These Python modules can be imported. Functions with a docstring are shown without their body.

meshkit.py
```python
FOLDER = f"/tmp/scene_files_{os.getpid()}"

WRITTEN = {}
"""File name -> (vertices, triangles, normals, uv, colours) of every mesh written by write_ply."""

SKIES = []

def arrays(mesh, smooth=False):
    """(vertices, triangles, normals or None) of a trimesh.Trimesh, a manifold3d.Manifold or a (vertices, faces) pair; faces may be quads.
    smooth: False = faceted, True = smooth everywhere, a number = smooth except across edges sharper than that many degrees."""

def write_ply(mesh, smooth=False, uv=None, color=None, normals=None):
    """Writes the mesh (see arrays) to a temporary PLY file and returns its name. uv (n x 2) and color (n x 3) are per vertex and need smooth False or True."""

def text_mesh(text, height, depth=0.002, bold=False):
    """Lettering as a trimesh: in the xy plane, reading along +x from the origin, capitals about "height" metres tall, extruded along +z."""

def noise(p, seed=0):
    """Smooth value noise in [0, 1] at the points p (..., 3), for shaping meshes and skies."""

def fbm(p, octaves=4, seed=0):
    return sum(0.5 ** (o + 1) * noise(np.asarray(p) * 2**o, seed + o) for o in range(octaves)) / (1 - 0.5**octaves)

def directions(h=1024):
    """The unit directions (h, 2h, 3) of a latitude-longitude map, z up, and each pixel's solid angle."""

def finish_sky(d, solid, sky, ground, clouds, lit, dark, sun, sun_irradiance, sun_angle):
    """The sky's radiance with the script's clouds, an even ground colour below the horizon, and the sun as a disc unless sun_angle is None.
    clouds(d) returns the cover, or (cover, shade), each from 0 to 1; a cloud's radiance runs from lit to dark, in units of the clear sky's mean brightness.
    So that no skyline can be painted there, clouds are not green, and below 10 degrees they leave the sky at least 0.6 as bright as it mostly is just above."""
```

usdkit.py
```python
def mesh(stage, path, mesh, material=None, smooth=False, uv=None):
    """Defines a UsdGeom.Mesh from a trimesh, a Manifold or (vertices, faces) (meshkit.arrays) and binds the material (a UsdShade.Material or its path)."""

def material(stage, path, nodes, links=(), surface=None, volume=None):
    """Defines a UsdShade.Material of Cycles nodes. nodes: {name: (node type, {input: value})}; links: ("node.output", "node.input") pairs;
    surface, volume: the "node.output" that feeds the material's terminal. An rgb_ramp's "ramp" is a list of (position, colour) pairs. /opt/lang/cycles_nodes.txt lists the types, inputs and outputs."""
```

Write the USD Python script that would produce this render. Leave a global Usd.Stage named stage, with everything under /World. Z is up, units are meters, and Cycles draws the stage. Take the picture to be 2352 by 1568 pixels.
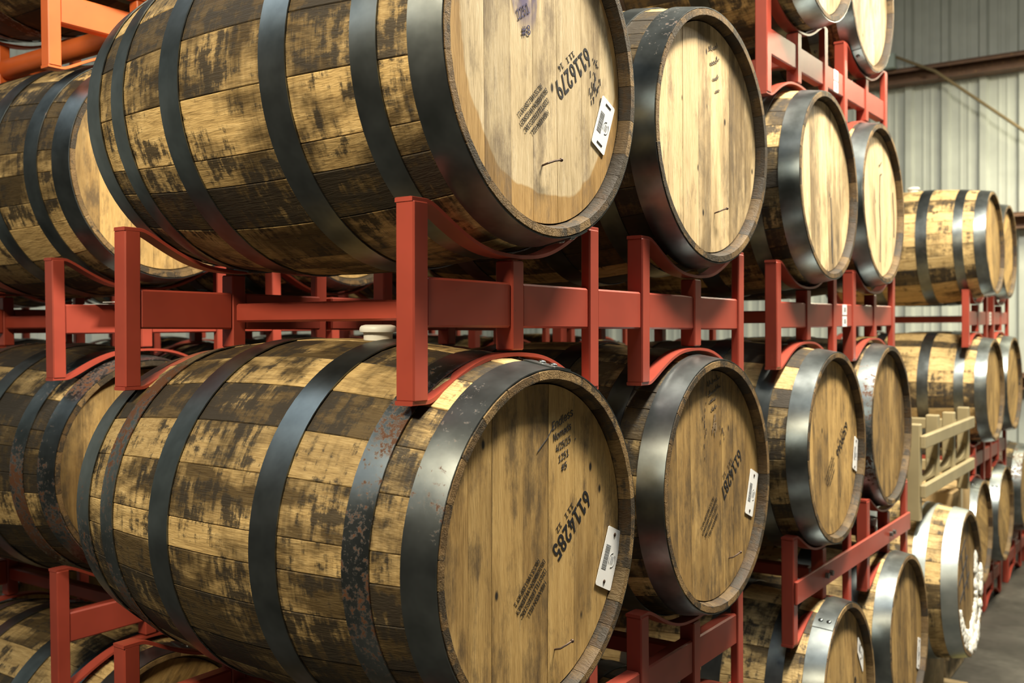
import math
import random
import numpy as np
import trimesh
import meshkit
import usdkit
from pxr import Gf, Sdf, Usd, UsdGeom, UsdLux, UsdShade, Vt
from shapely.geometry import LineString, Point, Polygon, box as sbox
from shapely import affinity

stage = Usd.Stage.CreateInMemory()
UsdGeom.SetStageUpAxis(stage, "Z")
UsdGeom.SetStageMetersPerUnit(stage, 1.0)
UsdGeom.Xform.Define(stage, "/World")
UsdGeom.Scope.Define(stage, "/World/Looks")
PI = math.pi
H = 1.69                                             # eye height over the floor

# ------------------------------------------------------------------ camera
cam = UsdGeom.Camera.Define(stage, "/World/camera")
YAW, PITCH, ROLL = math.radians(35.318), math.radians(-0.962), math.radians(-0.426)
fw = np.array([-math.sin(YAW) * math.cos(PITCH), math.cos(YAW) * math.cos(PITCH), math.sin(PITCH)])
rt = np.array([math.cos(YAW), math.sin(YAW), 0.0])
up = np.cross(rt, fw)
r2, u2 = math.cos(ROLL) * rt + math.sin(ROLL) * up, -math.sin(ROLL) * rt + math.cos(ROLL) * up
M = np.eye(4)
M[0, :3], M[1, :3], M[2, :3], M[3, :3] = r2, u2, -fw, (0, 0, H)
cam.AddTransformOp().Set(Gf.Matrix4d(M.tolist()))
cam.CreateHorizontalApertureAttr(36.0)
cam.CreateFocalLengthAttr(2291.45 / 2352 * 36)
cam.CreateFStopAttr(5.6)
cam.CreateFocusDistanceAttr(1.75)
cam.CreateClippingRangeAttr(Gf.Vec2f(0.05, 200))
EXPOSURE = -0.42
cam.CreateExposureAttr(EXPOSURE)

# ------------------------------------------------------------------ light
dome = UsdLux.DomeLight.Define(stage, "/World/ambient_fill")  # weak even fill added to lift the shade, not a visible sky
dome.CreateColorAttr(Gf.Vec3f(1.0, 0.95, 0.88))
dome.CreateIntensityAttr(0.008)


def lamp(name, pos, size, power, color, aim=None):
    """A rectangular high-bay fixture or added cool panel; it shines along its local -Z, straight down unless aimed."""
    l = UsdLux.RectLight.Define(stage, "/World/" + name)
    l.CreateWidthAttr(size[0])
    l.CreateHeightAttr(size[1])
    l.CreateIntensityAttr(power)
    l.CreateColorAttr(Gf.Vec3f(*color))
    z = np.array([0, 0, 1.0]) if aim is None else np.array(pos, float) - np.array(aim, float)
    z /= np.linalg.norm(z)
    x = np.cross([0, 1.0, 0], z)
    x /= np.linalg.norm(x)
    y = np.cross(z, x)
    m = np.eye(4)
    m[0, :3], m[1, :3], m[2, :3], m[3, :3] = x, y, z, pos
    l.AddTransformOp().Set(Gf.Matrix4d(m.tolist()))
    return l


WARM, COOL = (1.0, 0.84, 0.58), (0.80, 0.93, 1.0)
lamp("high_bay_lamp", (0.05, 2.75, 4.9), (0.35, 1.3), 480.0, (1.0, 0.90, 0.72))
lamp("high_bay_lamp_001", (0.0, 5.3, 4.0), (0.35, 1.3), 105.0, (1.0, 0.90, 0.72))
lamp("high_bay_lamp_002", (-0.2, 7.6, 3.90), (0.35, 1.3), 170.0, (1.0, 0.90, 0.62))
lamp("high_bay_lamp_003", (-0.85, -0.75, 3.35), (1.0, 0.25), 165.0, WARM, aim=(-1.2, 1.0, 1.6))
lamp("added_skylight", (0.35, 1.6, 5.6), (0.8, 5.0), 10.0, (0.72, 0.88, 1.0))  # unseen panel added for a cool sheen on upward-facing hoops
lamp("added_skylight_001", (-4.6, -1.6, 5.6), (0.8, 8.5), 6.0, COOL)  # unseen strip added, placed and sized for the hoop reflections


# ------------------------------------------------------------------ helpers
used = {}


def numbered(parent, name):
    k = used.get((parent, name), 0)
    used[(parent, name)] = k + 1
    return f"{parent}/{name}" if k == 0 else f"{parent}/{name}_{k:03d}"


def tag(prim, label=None, category=None, group=None, kind=None):
    for k, v in (("label", label), ("category", category), ("group", group), ("kind", kind)):
        if v:
            prim.SetCustomDataByKey(k, v)
    return prim


def rows(m):
    return Gf.Matrix4d(np.asarray(m, float).T.tolist())


def thing(name, label, category, m=None, group=None, kind=None):
    x = UsdGeom.Xform.Define(stage, numbered("/World", name))
    x.AddTransformOp().Set(rows(np.eye(4) if m is None else m))
    return tag(x.GetPrim(), label, category, group, kind)


def obj(name, mesh, mat, parent=None, smooth=30, tone=None, label=None):
    path = numbered("/World" if parent is None else str(parent.GetPath()), name)
    m = usdkit.mesh(stage, path, mesh, mat, smooth=smooth)
    if tone is not None:
        n = len(m.GetPointsAttr().Get())
        UsdGeom.PrimvarsAPI(m).CreatePrimvar("tone", Sdf.ValueTypeNames.Float3Array, "vertex").Set(
            Vt.Vec3fArray.FromNumpy(np.tile(np.asarray(tone, np.float32), (n, 1))))
    return tag(m.GetPrim(), label)


def dup(src, m, label, group=None, instance=True):
    path = numbered("/World", src.GetName().rstrip("0123456789").rstrip("_"))
    x = UsdGeom.Xform.Define(stage, path)
    p = x.GetPrim()
    p.GetReferences().AddInternalReference(src.GetPath())
    x.GetPrim().GetAttribute("xformOp:transform").Set(rows(m)) if p.GetAttribute("xformOp:transform") else x.AddTransformOp().Set(rows(m))
    p.SetInstanceable(instance)
    g = group or src.GetCustomDataByKey("group")
    return tag(p, label, src.GetCustomDataByKey("category"), g)


def T(x, y, z):
    m = np.eye(4)
    m[:3, 3] = x, y, z
    return m


def bx(size, at=(0, 0, 0), bevel=0.0):
    """A box centred at AT; BEVEL rounds its twelve edges with one chamfer."""
    sx, sy, sz = (s / 2 for s in size)
    if bevel <= 0:
        m = trimesh.creation.box(size)
    else:
        b = bevel
        pts = []
        for i in (-1, 1):
            for j in (-1, 1):
                for k in (-1, 1):
                    pts += [(i * sx, j * (sy - b), k * (sz - b)), (i * (sx - b), j * sy, k * (sz - b)), (i * (sx - b), j * (sy - b), k * sz)]
        m = trimesh.convex.convex_hull(np.array(pts))
    m.apply_translation(at)
    return m


def cat(*ms):
    return trimesh.util.concatenate([m for m in ms])


def tube_along(points, radius, sides=16):
    p = np.asarray(points, float)
    t = np.gradient(p, axis=0)
    t /= np.linalg.norm(t, axis=1, keepdims=True)
    a = np.cross(t, [0, 0, 1.0] if abs(t[0][2]) < 0.9 else [1.0, 0, 0])
    a /= np.linalg.norm(a, axis=1, keepdims=True)
    b = np.cross(t, a)
    ang = np.arange(sides) * 2 * PI / sides
    v = p[:, None] + radius * (np.cos(ang)[None, :, None] * a[:, None] + np.sin(ang)[None, :, None] * b[:, None])
    n = len(p)
    f = []
    for i in range(n - 1):
        for j in range(sides):
            k = (j + 1) % sides
            f += [(i * sides + j, i * sides + k, (i + 1) * sides + k), (i * sides + j, (i + 1) * sides + k, (i + 1) * sides + j)]
    v = list(v.reshape(-1, 3)) + [p[0], p[-1]]
    for j in range(sides):
        k = (j + 1) % sides
        f += [(n * sides, k, j), (n * sides + 1, (n - 1) * sides + j, (n - 1) * sides + k)]
    m = trimesh.Trimesh(np.array(v), np.array(f), process=False)
    m.fix_normals()
    return m


def loft(sections, closed_ring=False, caps=True):
    """sections (n, k, 3): a closed outline at each of n stations."""
    s = np.asarray(sections, float)
    n, k = s.shape[:2]
    f = []
    for i in range(n if closed_ring else n - 1):
        i2 = (i + 1) % n
        for j in range(k):
            j2 = (j + 1) % k
            f += [(i * k + j, i * k + j2, i2 * k + j2), (i * k + j, i2 * k + j2, i2 * k + j)]
    if caps and not closed_ring:
        for j in range(1, k - 1):
            f += [(0, j + 1, j), ((n - 1) * k, (n - 1) * k + j, (n - 1) * k + j + 1)]
    m = trimesh.Trimesh(s.reshape(-1, 3), np.array(f), process=False)
    if m.volume < 0:
        m.invert()
    return m


HXC = 0.89 / 2 - 0.021

# ------------------------------------------------------------------ materials
LK = "/World/Looks/"


def wood(name, dark, mid, light, grain, fine, stain_scale, streak_scale, stain_col, lo, hi, rough=0.62, bump=0.35, ring=None, speck=0.0, contrast=1.0, grime=0.6, chime=False, soft=(4.5, 8, 8), soft_lo=0.39, soft_hi=0.55, soft_col=(0.105, 0.097, 0.088)):
    n = {
        "tc": ("texture_coordinate", {}), "at": ("attribute", {"attribute": "tone"}), "sp": ("separate_xyz", {}),
        "sd": ("math", {"math_type": "multiply", "value2": 3.17}), "co": ("combine_xyz", {}), "ad": ("vector_math", {"math_type": "add"}),
        "mg": ("mapping", {"scale": grain}), "ng": ("noise_texture", {"scale": 1.0, "detail": 5.0, "roughness": 0.62, "distortion": 0.35}),
        "mf": ("mapping", {"scale": fine}), "nf": ("noise_texture", {"scale": 1.0, "detail": 2.0}),
        "gs": ("math", {"math_type": "multiply_add", "value2": 0.60}), "gf": ("math", {"math_type": "multiply", "value2": 0.40}),
        "rp": ("rgb_ramp", {"ramp": [(0.30, dark), (0.5, mid), (0.72, light)]}),
        "tm": ("math", {"math_type": "multiply_add", "value2": 0.62, "value3": 0.62}),
        "tv": ("combine_xyz", {}), "ml": ("mix", {"mix_type": "multiply", "fac": 1.0}),
        "m1": ("mapping", {"scale": stain_scale}), "n1": ("noise_texture", {"scale": 1.0, "detail": 8.0, "roughness": 0.74}),
        "m2": ("mapping", {"scale": streak_scale}), "n2": ("noise_texture", {"scale": 1.0, "detail": 4.0, "roughness": 0.65}),
        "a1": ("math", {"math_type": "multiply", "value2": 0.85}), "a2": ("math", {"math_type": "multiply_add", "value2": 0.35}),
        "a3": ("math", {"math_type": "multiply_add", "value2": 0.14}),
        "a4": ("math", {"math_type": "multiply_add", "value2": 0.14, "value3": -0.07}), "a5": ("math", {"math_type": "add"}),
        "mr": ("map_range", {"from_min": lo, "from_max": hi, "clamp": True}),
        "sm": ("math", {"math_type": "multiply", "value2": contrast}),
        "mx": ("mix", {"color2": stain_col}),
        "bp": ("bump", {"strength": bump, "distance": 0.003}), "p": ("principled_bsdf", {"roughness": rough, "specular_ior_level": 0.3}),
        "m4": ("mapping", {"scale": soft, "location": (3.3, 1.7, 5.1)}), "n4": ("noise_texture", {"scale": 1.0, "detail": 5.0, "roughness": 0.58, "distortion": 0.4}),
        "b1": ("math", {"math_type": "multiply_add", "value2": 0.34, "value3": -0.17}), "b2": ("math", {"math_type": "add"}),
        "b3": ("math", {"math_type": "multiply_add", "value2": 0.16}),
        "g1": ("map_range", {"from_min": soft_lo + 0.08, "from_max": soft_hi + 0.08, "clamp": True}), "g2": ("math", {"math_type": "multiply", "value2": grime}),
        "g3": ("mix", {"mix_type": "multiply", "color2": soft_col}),
    }
    l = [("at.vector", "sp.vector"), ("sp.y", "sd.value1"), ("sd.value", "co.x"), ("sd.value", "co.y"), ("sd.value", "co.z"),
         ("tc.object", "ad.vector1"), ("co.vector", "ad.vector2"),
         ("ad.vector", "mg.vector"), ("mg.vector", "ng.vector"), ("ad.vector", "mf.vector"), ("mf.vector", "nf.vector"),
         ("nf.fac", "gf.value1"), ("ng.fac", "gs.value1"), ("gf.value", "gs.value3"), ("gs.value", "rp.fac"),
         ("sp.x", "tm.value1"), ("tm.value", "tv.x"), ("tm.value", "tv.y"), ("tm.value", "tv.z"),
         ("rp.color", "ml.color1"), ("tv.vector", "ml.color2"),
         ("ad.vector", "m1.vector"), ("m1.vector", "n1.vector"), ("ad.vector", "m2.vector"), ("m2.vector", "n2.vector"),
         ("n1.fac", "a1.value1"), ("n2.fac", "a2.value1"), ("a1.value", "a2.value3"), ("gs.value", "a3.value1"), ("a2.value", "a3.value3"),
         ("sp.z", "a4.value1"), ("a4.value", "a5.value1"), ("a3.value", "a5.value2"), ("a5.value", "mr.value"), ("mr.result", "sm.value1"),
         ("sm.value", "mx.fac"), ("gs.value", "bp.height"), ("bp.normal", "p.normal"), ("p.BSDF", "x.x")]
    l.pop()
    l += [("ad.vector", "m4.vector"), ("m4.vector", "n4.vector"), ("sp.z", "b1.value1"), ("b1.value", "b2.value1"), ("n4.fac", "b2.value2"), ("n2.fac", "b3.value1"), ("b2.value", "b3.value3"), ("b3.value", "g1.value"), ("g1.result", "g2.value1"), ("g2.value", "g3.fac"), ("ml.color", "g3.color1")]
    last = "g3.color"
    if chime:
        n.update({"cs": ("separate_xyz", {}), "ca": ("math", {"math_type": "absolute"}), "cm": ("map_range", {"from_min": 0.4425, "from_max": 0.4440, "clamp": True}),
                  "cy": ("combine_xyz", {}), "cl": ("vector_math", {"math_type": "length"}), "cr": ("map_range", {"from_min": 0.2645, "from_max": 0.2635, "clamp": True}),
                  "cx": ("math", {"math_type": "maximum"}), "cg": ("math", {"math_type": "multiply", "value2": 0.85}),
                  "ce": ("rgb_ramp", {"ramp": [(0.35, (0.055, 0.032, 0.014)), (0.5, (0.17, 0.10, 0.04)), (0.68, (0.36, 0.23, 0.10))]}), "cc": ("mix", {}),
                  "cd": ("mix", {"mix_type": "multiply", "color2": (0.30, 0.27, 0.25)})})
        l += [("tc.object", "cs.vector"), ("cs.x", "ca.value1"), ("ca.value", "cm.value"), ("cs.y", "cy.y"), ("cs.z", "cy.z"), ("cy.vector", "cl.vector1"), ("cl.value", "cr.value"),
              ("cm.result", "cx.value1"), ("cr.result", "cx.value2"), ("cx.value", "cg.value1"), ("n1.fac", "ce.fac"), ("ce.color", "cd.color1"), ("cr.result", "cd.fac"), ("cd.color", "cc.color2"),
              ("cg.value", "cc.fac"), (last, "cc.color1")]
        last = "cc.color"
    if ring:
        (cy, cz, r), col = ring
        n.update({"rs": ("separate_xyz", {}), "rc": ("combine_xyz", {}), "rv": ("vector_math", {"math_type": "distance", "vector2": (0, cy, cz)}),
                  "rn": ("noise_texture", {"scale": 9.0, "detail": 3.0}), "rd": ("math", {"math_type": "multiply_add", "value2": 0.05}),
                  "rm": ("map_range", {"from_min": r, "from_max": r + 0.004, "clamp": True}), "rx": ("mix", {}),
                  "rk": ("mix", {"mix_type": "multiply", "fac": 1.0, "color2": col})})
        l += [("tc.object", "rs.vector"), ("rs.y", "rc.y"), ("rs.z", "rc.z"), ("rc.vector", "rv.vector1"), ("tc.object", "rn.vector"),
              ("rn.fac", "rd.value1"), ("rv.value", "rd.value3"), ("rd.value", "rm.value"), ("rm.result", "rx.fac"),
              (last, "rx.color1"), (last, "rk.color1"), ("rk.color", "rx.color2")]
        n["rm"][1]["from_min"] += 0.025
        n["rm"][1]["from_max"] += 0.025
        last = "rx.color"
    if speck:
        n.update({"vo": ("voronoi_texture", {"scale": 1.0}), "vm": ("mapping", {"scale": (10, 15, 8)}),
                  "vr": ("map_range", {"from_min": speck, "from_max": speck * 0.55, "clamp": True}), "vx": ("mix", {"color2": (0.02, 0.016, 0.012)})})
        l += [("ad.vector", "vm.vector"), ("vm.vector", "vo.vector"), ("vo.distance", "vr.value"), ("vr.result", "vx.fac"), (last, "vx.color1")]
        last = "vx.color"
    l += [(last, "mx.color1"), ("mx.color", "p.base_color")]
    return usdkit.material(stage, LK + name, n, l, surface="p.BSDF")


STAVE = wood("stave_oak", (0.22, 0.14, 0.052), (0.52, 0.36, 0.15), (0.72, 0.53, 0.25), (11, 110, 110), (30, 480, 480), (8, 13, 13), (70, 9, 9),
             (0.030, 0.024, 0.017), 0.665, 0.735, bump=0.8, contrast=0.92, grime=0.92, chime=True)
HEAD = wood("head_oak", (0.34, 0.205, 0.07), (0.50, 0.32, 0.115), (0.60, 0.405, 0.165), (60, 75, 5), (350, 420, 40), (9, 17, 8), (30, 50, 6),
            (0.085, 0.058, 0.032), 0.65, 0.80, bump=0.45, speck=0.085, contrast=0.8, grime=0.55, soft=(5, 9, 4), soft_lo=0.39, soft_hi=0.64, soft_col=(0.24, 0.19, 0.15))
HEADP = wood("head_oak_pale", (0.36, 0.27, 0.145), (0.54, 0.42, 0.245), (0.67, 0.55, 0.36), (60, 80, 5), (350, 420, 40), (9, 17, 8), (30, 50, 6),
             (0.14, 0.10, 0.065), 0.645, 0.82, bump=0.4, speck=0.08, contrast=0.8, grime=0.55, soft=(5, 13, 5), soft_lo=0.42, soft_hi=0.66, soft_col=(0.30, 0.26, 0.22), ring=((0.012, 0.014, 0.222), (0.72, 0.56, 0.34)))
HEADW = wood("head_oak_palest", (0.42, 0.30, 0.15), (0.62, 0.46, 0.25), (0.74, 0.59, 0.36), (60, 80, 5), (350, 420, 40), (8, 14, 6), (30, 45, 5),
             (0.10, 0.075, 0.05), 0.645, 0.82, bump=0.4, speck=0.08, contrast=0.8, grime=0.8, soft=(4, 6.5, 2.6), soft_lo=0.37, soft_hi=0.60, soft_col=(0.20, 0.18, 0.155))  # palest base colour of the head woods
PALLET = wood("pallet_pine", (0.30, 0.22, 0.12), (0.45, 0.34, 0.19), (0.55, 0.43, 0.26), (5, 70, 70), (20, 300, 300), (6, 9, 9), (30, 9, 9),
              (0.10, 0.08, 0.05), 0.70, 0.85)


def steel(name, base, spec, rust, lo, hi, rough=0.34):
    n = {"tc": ("texture_coordinate", {}), "at": ("attribute", {"attribute": "tone"}), "sp": ("separate_xyz", {}),
         "co": ("combine_xyz", {}), "ad": ("vector_math", {"math_type": "add"}),
         "n1": ("noise_texture", {"scale": 85.0, "detail": 6.0, "roughness": 0.75}), "n2": ("noise_texture", {"scale": 5.0, "detail": 3.0}),
         "n3": ("noise_texture", {"scale": 14.0, "detail": 4.0}),
         "a1": ("math", {"math_type": "multiply", "value2": 0.55}), "a2": ("math", {"math_type": "multiply_add", "value2": 0.45}),
         "a3": ("math", {"math_type": "multiply_add", "value2": 0.30, "value3": -0.15}), "a4": ("math", {"math_type": "add"}),
         "mr": ("map_range", {"from_min": lo, "from_max": hi, "clamp": True}),
         "rp": ("rgb_ramp", {"ramp": [(0.3, [c * 0.85 for c in base]), (0.7, spec)]}),
         "mx": ("mix", {"color2": rust}), "mm": ("math", {"math_type": "multiply_add", "value2": -0.95, "value3": 0.95}),
         "rr": ("math", {"math_type": "multiply_add", "value2": 0.45, "value3": rough}), "r3": ("math", {"math_type": "multiply_add", "value2": 0.10, "value3": -0.05}),
         "r4": ("math", {"math_type": "add"}),
         "bp": ("bump", {"strength": 0.05, "distance": 0.002}), "p": ("principled_bsdf", {})}
    l = [("at.vector", "sp.vector"), ("sp.y", "co.x"), ("sp.y", "co.y"), ("tc.object", "ad.vector1"), ("co.vector", "ad.vector2"),
         ("ad.vector", "n1.vector"), ("ad.vector", "n2.vector"), ("ad.vector", "n3.vector"),
         ("n1.fac", "a1.value1"), ("n2.fac", "a2.value1"), ("a1.value", "a2.value3"), ("sp.z", "a3.value1"), ("a3.value", "a4.value1"), ("a2.value", "a4.value2"),
         ("a4.value", "mr.value"), ("n3.fac", "rp.fac"), ("rp.color", "mx.color1"), ("mr.result", "mx.fac"), ("mx.color", "p.base_color"),
         ("mr.result", "mm.value1"), ("mm.value", "p.metallic"), ("mr.result", "rr.value1"), ("n3.fac", "r3.value1"), ("rr.value", "r4.value1"), ("r3.value", "r4.value2"),
         ("r4.value", "p.roughness"), ("n3.fac", "bp.height"), ("bp.normal", "p.normal")]
    return usdkit.material(stage, LK + name, n, l, surface="p.BSDF")


HOOP = steel("hoop_steel", (0.14, 0.158, 0.16), (0.215, 0.24, 0.245), (0.09, 0.033, 0.010), 0.60, 0.65, rough=0.32)
GALV = steel("hoop_galvanized", (0.34, 0.39, 0.39), (0.44, 0.48, 0.47), (0.35, 0.33, 0.30), 0.68, 0.78, rough=0.42)


def paint(name, col, chip=(0.05, 0.03, 0.028), rough=0.42, var=0.14, lo=0.70):
    n = {"tc": ("texture_coordinate", {}), "n1": ("noise_texture", {"scale": 7.0, "detail": 4.0}), "n2": ("noise_texture", {"scale": 38.0, "detail": 6.0, "roughness": 0.75}),
         "rp": ("rgb_ramp", {"ramp": [(0.3, [c * (1 - var) for c in col]), (0.7, [min(1, c * (1 + var)) for c in col])]}),
         "mr": ("map_range", {"from_min": lo, "from_max": lo + 0.03, "clamp": True}), "mx": ("mix", {"color2": chip}),
         "bp": ("bump", {"strength": 0.06, "distance": 0.002}), "p": ("principled_bsdf", {"roughness": rough, "specular_ior_level": 0.4})}
    l = [("tc.object", "n1.vector"), ("tc.object", "n2.vector"), ("n1.fac", "rp.fac"), ("rp.color", "mx.color1"), ("n2.fac", "mr.value"), ("mr.result", "mx.fac"),
         ("mx.color", "p.base_color"), ("n2.fac", "bp.height"), ("bp.normal", "p.normal")]
    return usdkit.material(stage, LK + name, n, l, surface="p.BSDF")


def plain(name, col, rough=0.5, metallic=0.0, spec=0.4):
    return usdkit.material(stage, LK + name, {"p": ("principled_bsdf", {"base_color": col, "roughness": rough, "metallic": metallic, "specular_ior_level": spec})}, surface="p.BSDF")


RED = paint("red_rack_paint", (0.34, 0.056, 0.034))
ORANGE = paint("orange_rack_paint", (0.70, 0.15, 0.035))
TAN = paint("tan_rack_paint", (0.31, 0.255, 0.14))
INK = plain("black_stencil_ink", (0.012, 0.012, 0.014), 0.6)
INKG = plain("faded_pen_ink", (0.06, 0.055, 0.055), 0.6)
INKB = plain("brown_grime", (0.22, 0.155, 0.09), 0.7)
PURPLE = plain("purple_marker_ink", (0.045, 0.04, 0.11), 0.6)
PSMEAR = usdkit.material(stage, LK + "purple_ink_smear", {
    "tc": ("texture_coordinate", {}), "mp": ("mapping", {"scale": (1, 60, 26)}), "ns": ("noise_texture", {"scale": 1.0, "detail": 4.0}),
    "gr": ("vector_math", {"math_type": "distance", "vector2": (HXC, -0.049, 0.110)}), "fa": ("map_range", {"from_min": 0.062, "from_max": 0.012, "to_max": 0.55, "clamp": True}),
    "nm": ("map_range", {"from_min": 0.32, "from_max": 0.55, "clamp": True}), "al": ("math", {"math_type": "multiply"}),
    "p": ("principled_bsdf", {"base_color": (0.17, 0.14, 0.27), "roughness": 0.7})},
    [("tc.object", "mp.vector"), ("mp.vector", "ns.vector"), ("tc.object", "gr.vector1"), ("gr.value", "fa.value"), ("ns.fac", "nm.value"), ("fa.result", "al.value1"), ("nm.result", "al.value2"),
     ("al.value", "p.alpha")], surface="p.BSDF")
WHITE = plain("white_tag_plastic", (0.86, 0.86, 0.84), 0.45)
BUNG = plain("white_bung_plastic", (0.74, 0.74, 0.68), 0.4)
GREY = plain("grey_label_print", (0.30, 0.31, 0.32), 0.6)
NAIL = plain("rusty_nail", (0.09, 0.06, 0.045), 0.5, 0.6)
ZINC = plain("zinc_staple", (0.45, 0.45, 0.45), 0.35, 0.9)
BOLT = plain("dark_bolt_steel", (0.10, 0.09, 0.085), 0.45, 0.7)
FOAM = paint("dried_white_foam", (0.78, 0.77, 0.70), (0.55, 0.5, 0.4), 0.8)
CARD = paint("cardboard_brown", (0.52, 0.36, 0.17), (0.40, 0.27, 0.12), 0.8)
YELLOW = paint("yellow_wedge_paint", (0.62, 0.50, 0.10))
PLASTIC = plain("pale_blue_plastic", (0.62, 0.74, 0.80), 0.35)
CABLE = paint("rusty_rod_steel", (0.22, 0.17, 0.09), (0.10, 0.05, 0.02), 0.6)
GIRT = paint("rusty_girt_steel", (0.17, 0.095, 0.06), (0.30, 0.17, 0.08), 0.6, lo=0.58)
WALL = paint("galvanized_siding", (0.52, 0.56, 0.52), (0.42, 0.40, 0.33), 0.42, var=0.06, lo=0.74)
DARKWALL = paint("low_bounce_siding", (0.12, 0.12, 0.11), (0.10, 0.08, 0.06), 0.6, var=0.06, lo=0.74)  # darkened variant of the siding colour, to cut bounce light
CEIL = plain("dark_roof_insulation", (0.10, 0.10, 0.095), 0.8)
FLOOR = wood("floor_concrete", (0.048, 0.046, 0.040), (0.07, 0.066, 0.057), (0.10, 0.093, 0.08), (2.5, 2.5, 2.5), (30, 30, 30), (1.5, 1.5, 1.5), (6, 6, 6),
             (0.05, 0.045, 0.04), 0.66, 0.90, rough=0.5, bump=0.08, soft=(1.3, 1.3, 1.3))

# ------------------------------------------------------------------ the setting
st = obj("floor", bx((13, 15, 0.1), (-1.5, 4.0, -0.05)), FLOOR, smooth=False, tone=(0.6, 3.0, 0.4))
tag(st, "worn grey concrete warehouse floor", None, None, "structure")
st = obj("ceiling", bx((13, 15, 0.1), (-1.5, 4.0, 5.75)), CEIL, smooth=False)
tag(st, "dark warehouse ceiling above the racks", None, None, "structure")


def siding(length, height, pitch=0.3):
    """A ribbed metal panel in the xz plane, ribs standing out along -y, and the x of each rib."""
    pts, ribs = [], []
    n = int(length / pitch)
    for i in range(n):
        x = i * pitch
        ribs.append(x + 0.045)
        pts += [(x, 0), (x + 0.020, -0.042), (x + 0.070, -0.042), (x + 0.09, 0), (x + 0.150, 0), (x + 0.157, -0.006), (x + 0.172, -0.006), (x + 0.179, 0),
                (x + 0.213, 0), (x + 0.220, -0.006), (x + 0.235, -0.006), (x + 0.242, 0)]
    pts.append((n * pitch, 0))
    p = np.array(pts)
    back = p[::-1] + (0, 0.02)
    poly = Polygon(np.vstack([p, back]))
    m = trimesh.creation.extrude_polygon(poly, height, engine="earcut")
    return m


wall = siding(9.3, 5.7)
wall.apply_translation((-7.9 - 0.069, 9.2, 0))
st = obj("wall_far", wall, WALL, smooth=False)
tag(st, "ribbed galvanized metal siding of the far wall", None, None, "structure")
for z, hgt in ((3.81, 0.12), (2.51, 0.12), (1.2, 0.12)):
    # a C-shaped girt: web against the ribs, lips forward
    web = bx((9.2, 0.012, hgt), (-3.3, 9.155, z))
    lip = cat(bx((9.2, 0.16, 0.01), (-3.3, 9.08, z + hgt / 2)), bx((9.2, 0.16, 0.01), (-3.3, 9.08, z - hgt / 2)), bx((9.2, 0.01, 0.03), (-3.3, 9.005, z + hgt / 2 - 0.015)))
    g = obj("trim", cat(web, lip), GIRT, smooth=False)
    tag(g, {3.81: "rusty steel girt crossing the far wall at top right", 2.51: "lower rusty girt behind the far barrels", 1.2: "lowest girt hidden behind the far racks"}[z], None, None, "structure")
wl = siding(12.0, 5.7)
wl.apply_transform(trimesh.transformations.rotation_matrix(PI / 2, [0, 0, 1]))
wl.apply_translation((-7.0, -2.6, 0))
tag(obj("wall_left", wl, WALL, smooth=False), "metal siding behind the rear rows of barrels", None, None, "structure")
wr = siding(12.0, 5.7)
wr.apply_transform(trimesh.transformations.rotation_matrix(-PI / 2, [0, 0, 1]))
wr.apply_translation((4.6, 9.4, 0))
tag(obj("wall_right", wr, DARKWALL, smooth=False), "metal siding across the aisle from the racks", None, None, "structure")
rod = obj("brace_rod", tube_along([(-3.9, 8.96, 3.77 + 0.847 * 1.25), (-1.96, 8.96, 3.80), (-0.1, 8.96, 3.80 - 0.86 * 1.86)], 0.013, 10), CABLE)
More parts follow.
